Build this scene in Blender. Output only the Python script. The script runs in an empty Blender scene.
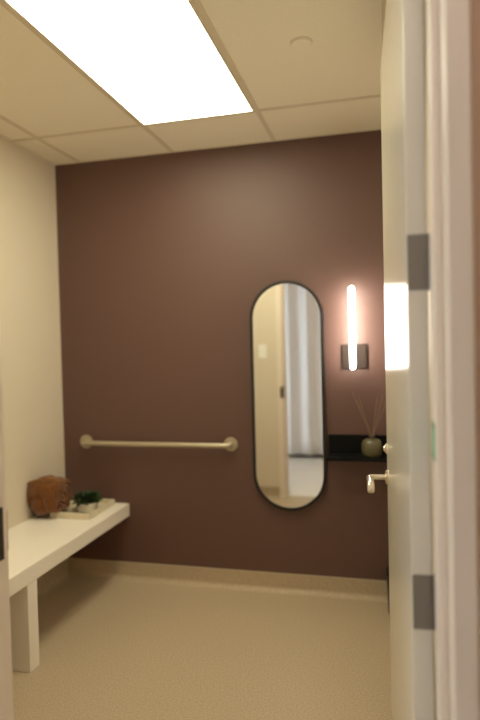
import bpy, bmesh, math, random
from mathutils import Vector, Matrix, Euler, noise

random.seed(7)
S = bpy.context.scene
COL = S.collection
PI = math.pi

# ------------------------------------------------------------------ materials
def mat(name, color, rough=0.5, metal=0.0, spec=0.5, emit=None, strength=0.0, coat=0.0, coat_rough=0.1,
        var=0.0, scale=20.0, bump=0.0, bump_scale=80.0, sheen=0.0):
    m = bpy.data.materials.new(name)
    m.use_nodes = True
    nt = m.node_tree
    b = nt.nodes['Principled BSDF']
    b.inputs['Base Color'].default_value = (*color, 1)
    b.inputs['Roughness'].default_value = rough
    b.inputs['Metallic'].default_value = metal
    b.inputs['Specular IOR Level'].default_value = spec
    b.inputs['Coat Weight'].default_value = coat
    b.inputs['Coat Roughness'].default_value = coat_rough
    b.inputs['Sheen Weight'].default_value = sheen
    if emit:
        b.inputs['Emission Color'].default_value = (*emit, 1)
        b.inputs['Emission Strength'].default_value = strength
    tc = nt.nodes.new('ShaderNodeTexCoord')
    if var > 0:
        n = nt.nodes.new('ShaderNodeTexNoise')
        n.inputs['Scale'].default_value = scale
        n.inputs['Detail'].default_value = 4
        r = nt.nodes.new('ShaderNodeValToRGB')
        r.color_ramp.elements[0].position = 0.35
        r.color_ramp.elements[1].position = 0.65
        r.color_ramp.elements[0].color = (*[c * (1 - var) for c in color], 1)
        r.color_ramp.elements[1].color = (*[min(1, c * (1 + var)) for c in color], 1)
        nt.links.new(tc.outputs['Object'], n.inputs['Vector'])
        nt.links.new(n.outputs['Fac'], r.inputs['Fac'])
        nt.links.new(r.outputs['Color'], b.inputs['Base Color'])
    if bump > 0:
        n2 = nt.nodes.new('ShaderNodeTexNoise')
        n2.inputs['Scale'].default_value = bump_scale
        n2.inputs['Detail'].default_value = 3
        bp = nt.nodes.new('ShaderNodeBump')
        bp.inputs['Strength'].default_value = bump
        bp.inputs['Distance'].default_value = 0.002
        nt.links.new(tc.outputs['Object'], n2.inputs['Vector'])
        nt.links.new(n2.outputs['Fac'], bp.inputs['Height'])
        nt.links.new(bp.outputs['Normal'], b.inputs['Normal'])
    return m

M = dict(
    brown=mat('brown_wall_paint', (0.110, 0.052, 0.041), 0.56, spec=0.65, bump=0.06, bump_scale=250),
    cream=mat('cream_wall_paint', (0.70, 0.61, 0.49), 0.5, bump=0.05, bump_scale=250),
    tan=mat('tan_corridor_paint', (0.52, 0.34, 0.24), 0.6, bump=0.05, bump_scale=250),
    tile=mat('ceiling_tile', (0.86, 0.79, 0.65), 0.9, spec=0.1, var=0.02, scale=120, bump=0.15, bump_scale=200),
    grid=mat('ceiling_grid_metal', (0.68, 0.59, 0.45), 0.6),
    moulding=mat('ceiling_edge_metal', (0.78, 0.70, 0.56), 0.6),
    floor=mat('speckled_vinyl', (0.475, 0.375, 0.258), 0.42, spec=0.4, var=0.16, scale=140),
    cap=mat('base_cap_strip', (0.50, 0.42, 0.29), 0.4),
    solid=mat('cream_solid_surface', (0.86, 0.80, 0.72), 0.38, var=0.01, scale=60),
    door=mat('door_gloss_paint', (0.72, 0.67, 0.57), 0.22, spec=0.55),
    frame=mat('frame_enamel', (0.80, 0.69, 0.59), 0.35),
    hinge=mat('hinge_steel', (0.26, 0.24, 0.22), 0.42, metal=0.9),
    bronze=mat('strike_bronze', (0.035, 0.022, 0.018), 0.5, metal=0.2),
    nickel=mat('satin_nickel', (0.78, 0.70, 0.58), 0.28, metal=1.0),
    barm=mat('grab_bar_satin_steel', (0.54, 0.47, 0.35), 0.45, metal=0.75),
    black=mat('black_powder_coat', (0.012, 0.010, 0.009), 0.45, spec=0.4),
    shelf=mat('black_laminate', (0.005, 0.005, 0.005), 0.6, spec=0.12),
    mirror=mat('mirror_silver', (0.93, 0.94, 0.92), 0.0, metal=1.0),
    plate=mat('sconce_dark_nickel', (0.030, 0.019, 0.014), 0.8, spec=0.2),
    white=mat('white_plastic', (0.88, 0.85, 0.80), 0.45),
    lightframe=mat('fixture_white_metal', (0.70, 0.62, 0.50), 0.5),
    panel=mat('panel_diffuser', (0.9, 0.9, 0.9), 0.6, emit=(1.0, 0.96, 0.68), strength=12.5),
    hallpanel=mat('corridor_diffuser', (0.9, 0.9, 0.9), 0.6, emit=(1.0, 0.80, 0.66), strength=2.0),
    tube=mat('sconce_tube_glow', (0.9, 0.9, 0.9), 0.5, emit=(1.0, 0.96, 0.82), strength=62.0),
    towel=mat('rust_terry', (0.155, 0.056, 0.014), 0.95, spec=0.1, var=0.18, scale=45, bump=0.9, bump_scale=160, sheen=0.3),
    hem=mat('rust_hem', (0.30, 0.14, 0.048), 0.9, spec=0.1),
    tray=mat('cream_tray', (0.66, 0.58, 0.43), 0.5, var=0.05, scale=50),
    pot=mat('white_stone_pot', (0.76, 0.71, 0.62), 0.6, var=0.06, scale=60),
    soil=mat('dark_potting_mix', (0.03, 0.022, 0.015), 0.9, var=0.3, scale=120),
    leaf=mat('green_leaves', (0.026, 0.056, 0.014), 0.5, var=0.5, scale=35),
    vase=mat('olive_glass', (0.10, 0.085, 0.042), 0.35, spec=0.6, var=0.06, scale=30),
    reed=mat('rattan_reed', (0.24, 0.16, 0.11), 0.8),
    curtain=mat('white_curtain_cloth', (0.86, 0.85, 0.84), 0.85, spec=0.2, bump=0.1, bump_scale=300),
    hallbase=mat('black_rubber_base', (0.015, 0.013, 0.012), 0.5),
    hallfloor=mat('corridor_vinyl', (0.72, 0.66, 0.57), 0.4, var=0.06, scale=140),
    green=mat('green_label', (0.13, 0.46, 0.27), 0.5),
    greendark=mat('green_label_end', (0.10, 0.20, 0.14), 0.5),
    bin=mat('black_bin_plastic', (0.012, 0.011, 0.010), 0.5),
)

def pane_mat():
    m = bpy.data.materials.new('clear_window_glass')
    m.use_nodes = True
    nt = m.node_tree
    nt.nodes.remove(nt.nodes['Principled BSDF'])
    a, b, x = nt.nodes.new('ShaderNodeBsdfTransparent'), nt.nodes.new('ShaderNodeBsdfGlossy'), nt.nodes.new('ShaderNodeMixShader')
    b.inputs['Roughness'].default_value = 0.0
    x.inputs['Fac'].default_value = 0.06
    nt.links.new(a.outputs[0], x.inputs[1])
    nt.links.new(b.outputs[0], x.inputs[2])
    nt.links.new(x.outputs[0], nt.nodes['Material Output'].inputs['Surface'])
    return m
M['pane'] = pane_mat()

# ------------------------------------------------------------------ mesh helpers
def link(name, bm, m=None, parent=None, loc=(0, 0, 0), rot=(0, 0, 0), smooth=None, bevel=0.0, segs=2):
    me = bpy.data.meshes.new(name)
    bmesh.ops.recalc_face_normals(bm, faces=bm.faces[:])
    bm.to_mesh(me)
    bm.free()
    o = bpy.data.objects.new(name, me)
    COL.objects.link(o)
    o.location = loc
    o.rotation_euler = rot
    if parent:
        o.parent = parent
    if m:
        me.materials.append(m)
    if smooth is not None:
        for p in me.polygons:
            p.use_smooth = True
        if smooth < 180:
            me.set_sharp_from_angle(angle=math.radians(smooth))
    if bevel > 0:
        b = o.modifiers.new('bevel', 'BEVEL')
        b.width = bevel
        b.segments = segs
        b.limit_method = 'ANGLE'
        b.angle_limit = math.radians(40)
    return o

def box(bm, x0, x1, y0, y1, z0, z1):
    vs = [bm.verts.new(p) for p in ((x0, y0, z0), (x1, y0, z0), (x1, y1, z0), (x0, y1, z0),
                                    (x0, y0, z1), (x1, y0, z1), (x1, y1, z1), (x0, y1, z1))]
    for f in ((0, 3, 2, 1), (4, 5, 6, 7), (0, 1, 5, 4), (1, 2, 6, 5), (2, 3, 7, 6), (3, 0, 4, 7)):
        bm.faces.new([vs[i] for i in f])
    return vs

def B(*a):
    bm = bmesh.new()
    if a and isinstance(a[0], (tuple, list)):
        for q in a:
            box(bm, *q)
    else:
        box(bm, *a)
    return bm

def lathe(prof, n=40):
    """prof: list of (r, z) from bottom to top, closed at the axis when r == 0"""
    bm = bmesh.new()
    rings = []
    for r, z in prof:
        if r < 1e-6:
            rings.append([bm.verts.new((0, 0, z))])
        else:
            rings.append([bm.verts.new((r * math.cos(2 * PI * i / n), r * math.sin(2 * PI * i / n), z)) for i in range(n)])
    for a, b in zip(rings[:-1], rings[1:]):
        for i in range(n):
            j = (i + 1) % n
            if len(a) == 1 and len(b) == 1:
                continue
            if len(a) == 1:
                bm.faces.new((a[0], b[i], b[j]))
            elif len(b) == 1:
                bm.faces.new((a[i], a[j], b[0]))
            else:
                bm.faces.new((a[i], a[j], b[j], b[i]))
    return bm

def tube(points, r, n=16, rz=None, caps=True, bm=None, sup=1.0):
    """sweep an ellipse (r across, rz up) along points; r may be a list"""
    bm = bm or bmesh.new()
    pts = [Vector(p) for p in points]
    rings = []
    for k, p in enumerate(pts):
        t = (pts[min(k + 1, len(pts) - 1)] - pts[max(k - 1, 0)]).normalized()
        up = Vector((0, 0, 1)) if abs(t.z) < 0.9 else Vector((0, 1, 0))
        s = t.cross(up).normalized()
        u = s.cross(t).normalized()
        ra = r[k] if isinstance(r, (list, tuple)) else r
        rb = (rz[k] if isinstance(rz, (list, tuple)) else rz) if rz else ra
        e = sup if k > 5 else 1.0
        sg = lambda v: math.copysign(abs(v) ** e, v)
        rings.append([bm.verts.new(p + s * ra * sg(math.cos(2 * PI * i / n)) + u * rb * sg(math.sin(2 * PI * i / n))) for i in range(n)])
    for a, b in zip(rings[:-1], rings[1:]):
        for i in range(n):
            j = (i + 1) % n
            bm.faces.new((a[i], a[j], b[j], b[i]))
    if caps:
        bm.faces.new(rings[0][::-1])
        bm.faces.new(rings[-1])
    return bm

def thing(name, label, cat, loc=(0, 0, 0), rot=(0, 0, 0), group=None):
    o = bpy.data.objects.new(name, None)
    COL.objects.link(o)
    o.location = loc
    o.rotation_euler = rot
    o.empty_display_size = 0.05
    return tag(o, label, cat, group)

def tag(o, label, cat, group=None):
    o['label'] = label
    o['category'] = cat
    if group:
        o['group'] = group
    return o

def structure(o, label=None):
    o['kind'] = 'structure'
    if label:
        o['label'] = label
    return o

# ------------------------------------------------------------------ the setting
H = 2.575          # ceiling height
XR = 2.16          # right wall of the room
YF = -2.03         # room side of the front (door) wall
YO = -2.23         # corridor side of the door wall
JL, JR = 1.059, 2.088      # door frame reveals
HEAD = 2.455
CY = -4.06         # far wall of the corridor
CX0, CX1 = -0.6, 3.6

structure(link('floor', B(-0.1, XR + 0.1, YF - 0.1, 0.1, -0.1, 0.0), M['floor']), 'speckled tan vinyl floor of the small room')
structure(link('floor', B(CX0 - 0.1, CX1 + 0.1, CY - 0.1, YF - 0.1, -0.1, 0.0), M['hallfloor']), 'pale vinyl floor of the corridor')
structure(link('wall_back', B(-0.1, XR + 0.1, 0.0, 0.1, 0.0, H), M['brown']), 'dark brown painted wall facing the door')
structure(link('wall_left', B(-0.1, 0.0, YO + 0.1, 0.0, 0.0, H), M['cream']), 'cream painted wall behind the bench')
structure(link('wall_right', B(XR, XR + 0.1, YO + 0.1, 0.0, 0.0, H), M['cream']), 'cream painted wall behind the open door')
fw = structure(link('wall_front', B((-0.1, JL - 0.03, YF - 0.08, YF, 0, H), (JR + 0.03, XR + 0.1, YF - 0.08, YF, 0, H),
                          (JL - 0.03, JR + 0.03, YF - 0.08, YF, HEAD + 0.03, H)), M['cream']), 'cream painted wall around the doorway')
structure(link('wall_corridor_front', B((CX0, JL - 0.03, YO, YF - 0.08, 0, H), (JR + 0.03, CX1, YO, YF - 0.08, 0, H),
                              (JL - 0.03, JR + 0.03, YO, YF - 0.08, HEAD + 0.03, H)), M['tan']), 'tan painted corridor wall beside the door frame')
structure(link('wall_corridor_back', B(CX0 - 0.1, CX1 + 0.1, CY - 0.1, CY, 0, H), M['cream']))
WY0, WY1, WZ0, WZ1 = -3.70, -2.50, 0.45, 2.20
structure(link('wall_corridor_left', B((CX0 - 0.1, CX0, CY, WY0, 0, H), (CX0 - 0.1, CX0, WY1, YO, 0, H), (CX0 - 0.1, CX0, WY0, WY1, 0, WZ0),
                             (CX0 - 0.1, CX0, WY0, WY1, WZ1, H)), M['cream']))
wi = structure(link('window_1', B((CX0 - 0.08, CX0 - 0.02, WY0, WY0 + 0.05, WZ0, WZ1), (CX0 - 0.08, CX0 - 0.02, WY1 - 0.05, WY1, WZ0, WZ1),
                    (CX0 - 0.08, CX0 - 0.02, WY0 + 0.05, WY1 - 0.05, WZ0, WZ0 + 0.05), (CX0 - 0.08, CX0 - 0.02, WY0 + 0.05, WY1 - 0.05, WZ1 - 0.05, WZ1)), M['white']))
link('window_pane', B(CX0 - 0.053, CX0 - 0.047, WY0 + 0.05, WY1 - 0.05, WZ0 + 0.05, WZ1 - 0.05), M['pane'], wi)
structure(link('wall_corridor_right', B(CX1, CX1 + 0.1, CY, YO, 0, H), M['cream']))
structure(link('baseboard_corridor', B(CX0, CX1, CY, CY + 0.008, 0, 0.10), M['hallbase']))

# ceiling: tiles hang between a white metal grid, a 2x4 panel takes one bay
X1, XT, YT, TL = 0.170, 0.61, -0.450, 1.165
structure(link('ceiling', B(-0.1, XR + 0.1, YF - 0.1, 0.1, H, H + 0.06), M['tile']), 'ceiling of cream acoustic tiles')
structure(link('ceiling', B(CX0 - 0.1, CX1 + 0.1, CY - 0.1, YF - 0.1, H, H + 0.06), M['tile']))
g = bmesh.new()
xs = [X1 + i * XT for i in range(4)]
ys = [YT, YT - TL]
hw = 0.012
zb, zt = H - 0.0035, H
for y in ys:
    box(g, 0, XR, y - hw, y + hw, zb, zt)
yb = [0.0, YT + hw], [YT - hw, YT - TL + hw], [YT - TL - hw, YF]
for x in xs:
    for a, b in yb:
        box(g, x - hw, x + hw, min(a, b), max(a, b), zb, zt)
structure(link('trim_1', g, M['grid']), 'thin metal grid between the ceiling tiles')
structure(link('trim_2', B((0, XR, -0.022, 0, H - 0.003, H), (0, 0.022, YF, -0.022, H - 0.003, H),
                           (XR - 0.022, XR, YF, -0.022, H - 0.003, H)), M['moulding']), 'narrow metal edge moulding around the ceiling')

# coved vinyl base with cap strip
def cove(length, h=0.098, th=0.006, r=0.024):
    """profile in (y, z), wall at y=0 facing -y, run along +x"""
    prof = [(0, 0), (0, h), (-th, h), (-th, r + 0.004)]
    for i in range(7):
        a = i / 6 * PI / 2
        prof.append((-th - r * (1 - math.cos(a)), 0.003 + r * (1 - math.sin(a))))
    prof.append((-th - r - 0.004, 0))
    bm = bmesh.new()
    A = [bm.verts.new((0, y, z)) for y, z in prof]
    C = [bm.verts.new((length, y, z)) for y, z in prof]
    bm.faces.new(A)
    bm.faces.new(C[::-1])
    for i in range(len(prof)):
        j = (i + 1) % len(prof)
        bm.faces.new((A[i], C[i], C[j], A[j]))
    return bm

def run(side, length, loc, rz):
    o = structure(link('baseboard_' + side, cove(length), M['floor'], loc=loc, rot=(0, 0, rz), smooth=35))
    link('cap_strip', B(0, length, -0.008, 0, 0.098, 0.105), M['cap'], o)
run('back', XR - 0.005, (0.0, 0, 0), 0)
run('left', 1.995, (0, -2.0, 0), PI / 2)
run('right', 1.955, (XR, -0.04, 0), -PI / 2)
run('front', JL - 0.055, (JL - 0.055, YF, 0), PI)

# ------------------------------------------------------------------ door frame, door
fr = bmesh.new()
e = 0.006
box(fr, JL - 0.05, JL, YO - e, YF + e, 0, HEAD + 0.05)
box(fr, JR, JR + 0.041, YO - e, YF + e, 0, HEAD + 0.05)
box(fr, JL, JR, YO - e, YF + e, HEAD, HEAD + 0.05)
box(fr, JL, JL + 0.016, -2.150, -2.085, 0, HEAD)
box(fr, JR - 0.017, JR, -2.150, -2.056, 0, HEAD)
box(fr, JL + 0.016, JR - 0.016, -2.150, -2.085, HEAD - 0.016, HEAD)
frame = structure(link('trim_3', fr, M['frame'], bevel=0.003, segs=3), 'painted metal door frame around the doorway')
link('strike_plate', B((JL, JL + 0.0015, -2.082, -2.042, 0.915, 1.045), (JL - 0.026, JL - 0.001, -2.0245, -2.0225, 0.930, 1.030)),
     M['bronze'], frame, bevel=0.0005)
st = tag(link('sticker', B(JR - 0.0176, JR - 0.017, -2.125, -2.0565, 1.197, 1.270), M['green']),
         'small green sticker on the edge of the right door frame', 'sticker')
for za, zc in ((1.258, 1.270), (1.197, 1.205)):
    link('sticker_end', B(JR - 0.0179, JR - 0.0176, -2.125, -2.0565, za, zc), M['greendark'], st)

DW, DT = 1.015, 0.041
door = structure(link('door_1', B(0, DW, -DT, 0, 0.012, 2.44), M['door'], loc=(2.028, YF, 0), rot=(0, 0, math.radians(92.75)), bevel=0.002),
                 'cream painted door standing open into the room')
for z in (0.182, 0.886, 1.590, 2.294):
    hb = B(-0.0022, 0, -DT - 0.001, -0.001, z - 0.057, z + 0.057)
    tube([(0.002, -DT - 0.0055, z - 0.057), (0.002, -DT - 0.0055, z + 0.057)], 0.0055, 14, bm=hb)
    for dz, dy in ((-0.040, -0.014), (-0.014, -0.027), (0.014, -0.014), (0.040, -0.027)):
        tube([(-0.0022, dy, z + dz), (-0.0030, dy, z + dz)], 0.0042, 12, bm=hb)
    link('hinge', hb, M['hinge'], door)
LX, LZ = DW - 0.075, 0.931
lev = link('lever_rose', lathe([(0, 0), (0.026, 0), (0.026, 0.006), (0.022, 0.010), (0.012, 0.011), (0.012, 0.012), (0, 0.012)], 32),
           M['nickel'], door, loc=(LX, 0, LZ), rot=(-PI / 2, 0, 0), smooth=35)
# lever: neck comes straight out of the face, grip turns back toward the hinges and hangs down at its tip
lb = tube([(LX, 0.010, LZ), (LX, 0.030, LZ), (LX, 0.052, LZ), (LX - 0.004, 0.063, LZ), (LX - 0.014, 0.068, LZ - 0.001),
           (LX - 0.045, 0.065, LZ - 0.004), (LX - 0.080, 0.065, LZ - 0.008), (LX - 0.100, 0.065, LZ - 0.012),
           (LX - 0.106, 0.065, LZ - 0.013), (LX - 0.114, 0.065, LZ - 0.018), (LX - 0.122, 0.065, LZ - 0.024), (LX - 0.123, 0.065, LZ - 0.026)],
          [0.0095, 0.0095, 0.0095, 0.010, 0.0105, 0.0112, 0.0125, 0.0132, 0.0132, 0.0128, 0.0110, 0.006], 24,
          rz=[0.0095, 0.0095, 0.0095, 0.010, 0.011, 0.0135, 0.0175, 0.0205, 0.0205, 0.0165, 0.0100, 0.006], sup=0.55)
link('lever_handle', lb, M['nickel'], door, smooth=50)
link('thumb_turn', lathe([(0, 0), (0.019, 0), (0.019, 0.006), (0.015, 0.010), (0.011, 0.011), (0.010, 0.014), (0.007, 0.016), (0, 0.016)], 28),
     M['nickel'], door, loc=(LX, 0, LZ + 0.105), rot=(-PI / 2, 0, 0), smooth=35)

# ------------------------------------------------------------------ ceiling light panels, sprinkler
def light_panel(label, x0, x1, y0, y1, pm, group=None):
    cx, cy = (x0 + x1) / 2, (y0 + y1) / 2
    t = thing('ceiling_light', label, 'ceiling light', (cx, cy, H - 0.004))
    a, b, w = (x1 - x0) / 2, (y1 - y0) / 2, 0.010
    link('light_frame', B((-a, a, -b, -b + w, -0.004, 0.004), (-a, a, b - w, b, -0.004, 0.004),
                          (-a, -a + w, -b + w, b - w, -0.004, 0.004), (a - w, a, -b + w, b - w, -0.004, 0.004)), M['lightframe'], t)
    link('light_diffuser', B(-a + w, a - w, -b + w, b - w, -0.003, 0.004), pm, t)
    return t
light_panel('bright white rectangular ceiling panel light set in the tile grid over the bench side', X1 + XT + hw, X1 + 2 * XT - hw, YT - TL + hw, YT - hw, M['panel'])
light_panel('ceiling panel light of the corridor in front of the curtain', 1.7, 2.3, -3.75, -2.55, M['hallpanel'])

sp = thing('sprinkler_cover', 'small round white cover plate on the ceiling to the right of the panel light', 'sprinkler', (1.689, -1.033, H))
link('cover_plate', lathe([(0, -0.009), (0.036, -0.009), (0.039, -0.007), (0.039, -0.004), (0, -0.004)], 36), M['tile'], sp, smooth=30)
link('rim_ring', lathe([(0.030, -0.003), (0.043, -0.003), (0.044, 0.0), (0.030, 0.0), (0.030, -0.003)], 36), M['moulding'], sp, smooth=30)

# ------------------------------------------------------------------ mirror (capsule outline)
def capsule(w, h, n=32):
    r = w / 2
    s = h / 2 - r
    pts = [(r * math.cos(a), s + r * math.sin(a)) for a in [PI * i / n for i in range(n + 1)]]
    pts += [(r * math.cos(a), -s + r * math.sin(a)) for a in [PI + PI * i / n for i in range(n + 1)]]
    return pts
MW, MH, FW = 0.417, 1.304, 0.015
mt = thing('wall_mirror', 'tall pill-shaped wall mirror with a thin black frame on the brown wall', 'mirror', (1.437, 0, 1.130))
bm = bmesh.new()
o_, i_ = capsule(MW, MH), capsule(MW - 2 * FW, MH - 2 * FW)
R = [[bm.verts.new((x, y, z)) for x, z in L] for L, y in ((o_, 0.0), (o_, -0.030), (i_, -0.030), (i_, -0.0))]
n = len(o_)
for k in range(4):
    a, b = R[k], R[(k + 1) % 4]
    for i in range(n):
        j = (i + 1) % n
        bm.faces.new((a[i], a[j], b[j], b[i]))
link('mirror_frame', bm, M['black'], mt, smooth=30)
bm = bmesh.new()
gl = capsule(MW - 2 * FW + 0.001, MH - 2 * FW + 0.001)
F = [bm.verts.new((x, -0.022, z)) for x, z in gl]
K = [bm.verts.new((x, -0.012, z)) for x, z in gl]
bm.faces.new(F)
bm.faces.new(K[::-1])
for i in range(n):
    j = (i + 1) % n
    bm.faces.new((F[i], F[j], K[j], K[i]))
link('mirror_glass', bm, M['mirror'], mt)

# ------------------------------------------------------------------ sconce
sc = thing('wall_sconce', 'lit vertical tube wall light on a dark square plate beside the mirror', 'wall light', (1.812, 0, 1.349))
link('back_plate', B(-0.067, 0.067, -0.018, 0, -0.067, 0.067), M['plate'], sc, bevel=0.003)
link('bracket', B(-0.016, 0.008, -0.082, -0.018, -0.020, 0.020), M['plate'], sc, bevel=0.002)
TZ0, TZ1, TR = -0.067, 0.378, 0.014
prof = [(0, TZ0)] + [(TR * math.sin(a), TZ0 + TR - TR * math.cos(a)) for a in [PI / 2 * i / 6 for i in range(1, 7)]]
prof += [(TR * math.cos(a), TZ1 - TR + TR * math.sin(a)) for a in [PI / 2 * i / 6 for i in range(0, 6)]] + [(0, TZ1)]
link('glass_tube', lathe(prof, 28), M['tube'], sc, loc=(-0.004, -0.098, 0), smooth=180)
for z in (TZ0 - 0.003, TZ1 + 0.003):
    link('end_cap', lathe([(0, -0.005), (0.007, -0.005), (0.008, 0.0), (0.007, 0.005), (0, 0.005)], 20), M['plate'], sc, loc=(-0.004, -0.098, z), smooth=40)

# ------------------------------------------------------------------ ledge with reed diffuser
sh = thing('wall_shelf', 'black wall ledge with a low back panel right of the mirror', 'shelf', (1.66, 0, 0.806))
link('shelf_board', B(0, XR - 1.66, -0.15, 0, -0.012, 0.006), M['shelf'], sh, bevel=0.002)
link('back_panel', B(0, XR - 1.66, -0.012, 0, 0.006, 0.108), M['shelf'], sh, bevel=0.002)
VX, VY, VZ = 1.900, -0.085, 0.812
rd = thing('reed_diffuser', 'round olive glass diffuser bottle with thin reeds on the black ledge', 'diffuser', (VX, VY, VZ))
link('bottle', lathe([(0, 0), (0.040, 0), (0.048, 0.005), (0.053, 0.018), (0.055, 0.045), (0.053, 0.070), (0.047, 0.084), (0.036, 0.091),
                      (0.018, 0.094), (0.014, 0.097), (0.014, 0.108), (0.017, 0.109), (0.017, 0.115), (0.010, 0.115), (0.010, 0.092), (0, 0.092)], 36),
     M['vase'], rd, smooth=50)
for dx, dy, h in ((-0.100, 0.010, 0.345), (-0.066, -0.012, 0.325), (-0.080, 0.030, 0.300), (0.062, 0.016, 0.325), (0.082, -0.010, 0.300), (0.03, 0.03, 0.31)):
    nv = Vector((dx, dy, 0)).normalized() * 0.006
    link('reed', tube([(-nv.x, -nv.y, 0.094), (nv.x, nv.y, 0.116), (dx, dy, h)], 0.0018, 8), M['reed'], rd)

# ------------------------------------------------------------------ grab bar
gb = thing('grab_bar', 'straight horizontal satin metal grab bar fixed to the brown wall', 'grab bar', (0.158, 0, 0.847))
GL = 0.935
pts = [(0, -0.004, 0), (0, -0.030, 0)] + [(0.028 - 0.028 * math.cos(a), -0.030 - 0.028 * math.sin(a), 0) for a in [PI / 2 * i / 6 for i in range(1, 7)]]
pts += [(GL - p[0], p[1], 0) for p in pts[::-1]]
link('bar', tube(pts, 0.0155, 20), M['barm'], gb, smooth=60)
for x in (0, GL):
    link('flange', lathe([(0, 0), (0.042, 0), (0.042, 0.006), (0.039, 0.011), (0.020, 0.013), (0, 0.013)], 32), M['barm'], gb,
         loc=(x, 0, 0), rot=(PI / 2, 0, 0), smooth=35)

# ------------------------------------------------------------------ bench, tray, towel, plant
BW, BZ, BT, BL = 0.436, 0.471, 0.078, 1.98
be = thing('bench', 'cream solid bench with a thick top along the left wall', 'bench', (0, 0, 0))
link('bench_top', B(0.001, BW, -BL, -0.001, BZ - BT, BZ), M['solid'], be, bevel=0.004)
link('leg', B(BW - 0.13, BW - 0.001, -1.054, -0.982, 0, BZ - BT), M['solid'], be, bevel=0.003)

tx0, tx1, ty0, ty1, th = 0.112, 0.362, -0.362, -0.045, 0.034
tr = bmesh.new()
w = 0.010
box(tr, tx0, tx1, ty0, ty1, BZ, BZ + 0.008)
box(tr, tx0, tx1, ty0, ty0 + w, BZ + 0.008, BZ + th)
box(tr, tx0, tx1, ty1 - w, ty1, BZ + 0.008, BZ + th)
box(tr, tx0, tx0 + w, ty0 + w, ty1 - w, BZ + 0.008, BZ + th)
box(tr, tx1 - w, tx1, ty0 + w, ty1 - w, BZ + 0.008, BZ + th)
tag(link('tray', tr, M['tray'], bevel=0.002), 'square cream tray with a low rim on the far end of the bench', 'tray')

# towel: a loosely rolled, squashed bath towel
to = thing('towel', 'rolled rust-orange towel on the left side of the tray', 'towel', (0.095, -0.318, 0.592), (0, 0, 0))
TLn, turns, NS, NL = 0.086, 4.4, 190, 22
def roll(i, j, off=0.0):
    s = i / NS
    th_ = s * turns * 2 * PI
    a = th_ + math.radians(52) + 0.22 * (j / NL * 2 - 1) * s - turns * 2 * PI
    r = 0.012 + (0.106 - 0.012) * s + off
    u = j / NL * 2 - 1
    x = u * TLn * (1 - 0.035 * math.sin(a * 1.3) + 0.03 * (1 - s))
    r *= 1 - 0.13 * abs(u) ** 5
    k = 1.0 + (0.10 * s) * math.sin(2 * a) ** 2          # squared-off roll
    p = Vector((x, -math.cos(a) * r * 1.0 * k, math.sin(a) * r * 1.07 * k))
    d = noise.noise_vector(Vector((x * 14, p.y * 16, p.z * 16)) + Vector((3.1, s * 3, 0)))
    d2 = noise.noise_vector(Vector((x * 34, p.y * 30, p.z * 30)) + Vector((9.1, 0, s * 5)))
    amp = 0.3 + 0.7 * s
    cr = noise.noise(Vector((x * 7 + 4.0, p.y * 7 + p.z * 4 + x * 5, p.z * 6 - p.y * 3)))
    rad = Vector((0, p.y, p.z)).normalized()
    q = p + d * 0.009 * amp + d2 * 0.007 * amp - rad * max(0.0, 0.10 - abs(cr)) * 0.17 * amp
    f = min(1.0, max(0.0, (q.x + 0.010) / 0.018))
    q.z = max(q.z, (-0.113 + f * 0.037) + 0.02 * (1 - s))
    q.x = max(q.x, -0.086)
    return q
bm = bmesh.new()
G = [[bm.verts.new(roll(i, j)) for j in range(NL + 1)] for i in range(NS + 1)]
for i in range(NS):
    for j in range(NL):
        bm.faces.new((G[i][j], G[i + 1][j], G[i + 1][j + 1], G[i][j + 1]))
cloth = link('towel_cloth', bm, M['towel'], to, smooth=180)
so = cloth.modifiers.new('thick', 'SOLIDIFY')
so.thickness = 0.017
so.offset = 0
ss = cloth.modifiers.new('smooth', 'SUBSURF')
ss.levels = ss.render_levels = 1
link('hem', tube([roll(NS, j, 0.008) for j in range(NL + 1)], 0.0075, 10, rz=0.005), M['hem'], to, smooth=180)

# potted plant
PX, PY, PZ = 0.270, -0.222, BZ + 0.008
pp = thing('potted_plant', 'small leafy green plant in a low white pot on the tray', 'plant', (PX, PY, PZ))
link('pot', lathe([(0, 0), (0.044, 0), (0.052, 0.004), (0.060, 0.030), (0.064, 0.052), (0.064, 0.055), (0.059, 0.055), (0.055, 0.046), (0, 0.046)], 32),
     M['pot'], pp, smooth=35)
link('soil', lathe([(0, 0.0462), (0.054, 0.0462), (0.045, 0.052), (0, 0.055)], 24), M['soil'], pp, smooth=60)
bm = bmesh.new()
for k in range(230):
    az = random.uniform(0, 2 * PI)
    el = math.asin(random.uniform(0.02, 1.0))
    rad = random.uniform(0.45, 1.0)
    d = Vector((math.cos(el) * math.cos(az), math.cos(el) * math.sin(az), math.sin(el)))
    base = Vector((d.x * 0.070 * rad, d.y * 0.070 * rad, 0.054 + d.z * 0.046 * rad))
    L, W = random.uniform(0.026, 0.044), random.uniform(0.010, 0.016)
    dirn = (d + Vector((random.uniform(-.5, .5), random.uniform(-.5, .5), random.uniform(-.1, .6)))).normalized()
    side = dirn.cross(Vector((random.uniform(-.4, .4), random.uniform(-.4, .4), 1))).normalized()
    nor = side.cross(dirn).normalized()
    bend = -0.25 * L
    rows = []
    for t, wv in ((0, 0.12), (0.3, 0.8), (0.6, 1.0), (0.85, 0.6), (1.0, 0.08)):
        c = base + dirn * L * t + nor * bend * t * t
        rows.append([bm.verts.new(c - side * W * wv / 2 + nor * 0.0012), bm.verts.new(c), bm.verts.new(c + side * W * wv / 2 + nor * 0.0012)])
    for a, b in zip(rows[:-1], rows[1:]):
        for i in range(2):
            bm.faces.new((a[i], a[i + 1], b[i + 1], b[i]))
fo = link('foliage', bm, M['leaf'], pp, smooth=180)
m_ = fo.modifiers.new('thick', 'SOLIDIFY')
m_.thickness = 0.0012

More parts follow.
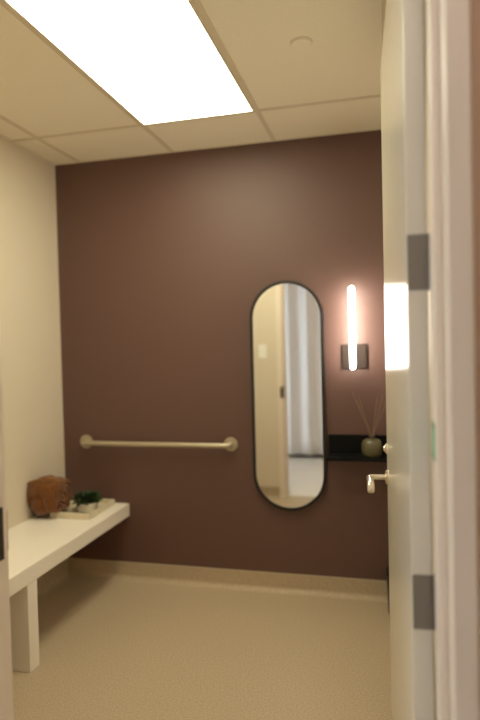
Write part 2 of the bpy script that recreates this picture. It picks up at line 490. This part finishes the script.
# ------------------------------------------------------------------ waste bin behind the door
wb = thing('waste_bin', 'black waste bin on the floor peeking out behind the open door', 'bin', (2.046, -0.122, 0))
bm = bmesh.new()
outer = [(0.074, 0.0), (0.083, 0.20), (0.083, 0.205), (0.079, 0.205), (0.070, 0.006)]
rings = []
for r, z in outer:
    L = []
    for i in range(32):
        a = 2 * PI * i / 32
        c, s = math.cos(a), math.sin(a)
        k = (abs(c) ** 5 + abs(s) ** 5) ** (-1 / 5)
        L.append(bm.verts.new((r * c * k, r * s * k, z)))
    rings.append(L)
for a, b in zip(rings[:-1], rings[1:]):
    for i in range(32):
        j = (i + 1) % 32
        bm.faces.new((a[i], a[j], b[j], b[i]))
bm.faces.new(rings[0][::-1])
bm.faces.new(rings[-1])
link('bin_body', bm, M['bin'], wb, smooth=35)

# ------------------------------------------------------------------ things seen only in the mirror
sw = thing('light_switch', 'white light switch plate on the cream wall beside the doorway, seen in the mirror', 'switch', (0.875, YF, 1.36), (0, 0, PI))
link('switch_plate', B(-0.037, 0.037, -0.006, 0, -0.062, 0.062), M['white'], sw, bevel=0.002)
for z in (-0.027, 0.027):
    link('button', B(-0.018, 0.018, -0.010, -0.006, z - 0.022, z + 0.022), M['white'], sw, bevel=0.001)

cu = thing('curtain', 'white pleated floor-length curtain across the corridor, seen in the mirror', 'curtain', (0, -3.90, 0))
bm = bmesh.new()
x0, x1, NX = 0.1, 2.4, 260
cols = []
for i in range(NX + 1):
    u = i / NX
    x = x0 + (x1 - x0) * u
    ph = x * 2 * PI / 0.25 + 0.9 * math.sin(x * 7.0)
    col = []
    for k in range(13):
        z = 0.045 + (2.50 - 0.045) * k / 12
        am = 0.040 + 0.012 * math.sin(x * 11 + 1.0) - 0.010 * (k / 12)
        col.append(bm.verts.new((x + 0.012 * math.cos(ph), am * math.sin(ph) + 0.006 * math.sin(ph * 2.3 + k * 0.15), z)))
    cols.append(col)
for a, b in zip(cols[:-1], cols[1:]):
    for k in range(12):
        bm.faces.new((a[k], b[k], b[k + 1], a[k + 1]))
cl = link('curtain_cloth', bm, M['curtain'], cu, smooth=180)
m_ = cl.modifiers.new('thick', 'SOLIDIFY')
m_.thickness = 0.003
link('curtain_rail', B(0.05, 2.45, -0.012, 0.012, 2.50, H), M['white'], cu, bevel=0.002)

# ------------------------------------------------------------------ camera, world, view
w = bpy.data.worlds.new('world')
S.world = w
w.use_nodes = True
w.node_tree.nodes['Background'].inputs['Color'].default_value = (0.74, 0.87, 1.0, 1)
w.node_tree.nodes['Background'].inputs['Strength'].default_value = 5.3

cam = bpy.data.cameras.new('camera')
co = bpy.data.objects.new('camera', cam)
COL.objects.link(co)
S.camera = co
cam.sensor_fit = 'VERTICAL'
cam.sensor_height = 36.0
cam.sensor_width = 24.0
cam.lens = 583.0 / 720.0 * 36.0
cam.clip_start = 0.02
yaw, pitch, rollc = [math.radians(v) for v in (14.1355, -1.5607, -1.3886)]
fwd = Vector((-math.sin(yaw) * math.cos(pitch), math.cos(yaw) * math.cos(pitch), math.sin(pitch)))
rt = Vector((math.cos(yaw), math.sin(yaw), 0))
up = rt.cross(fwd)
# image is turned so that verticals lean left at the top
cr, sr = math.cos(rollc), math.sin(rollc)
rx = rt * cr + up * sr
ux = up * cr - rt * sr
mtx = Matrix((rx, ux, -fwd)).transposed().to_4x4()
mtx.translation = Vector((1.9848, -3.2817, 1.4317))
co.matrix_world = mtx
cam.dof.use_dof = True
cam.dof.focus_distance = 2.0
cam.dof.aperture_fstop = 1.3

S.view_settings.view_transform = 'Standard'
S.view_settings.look = 'None'
S.view_settings.gamma = 1.0
S.view_settings.use_curve_mapping = False
S.view_settings.exposure = 0.0
S.cycles.use_denoising = True
S.cycles.max_bounces = 10
S.cycles.diffuse_bounces = 6
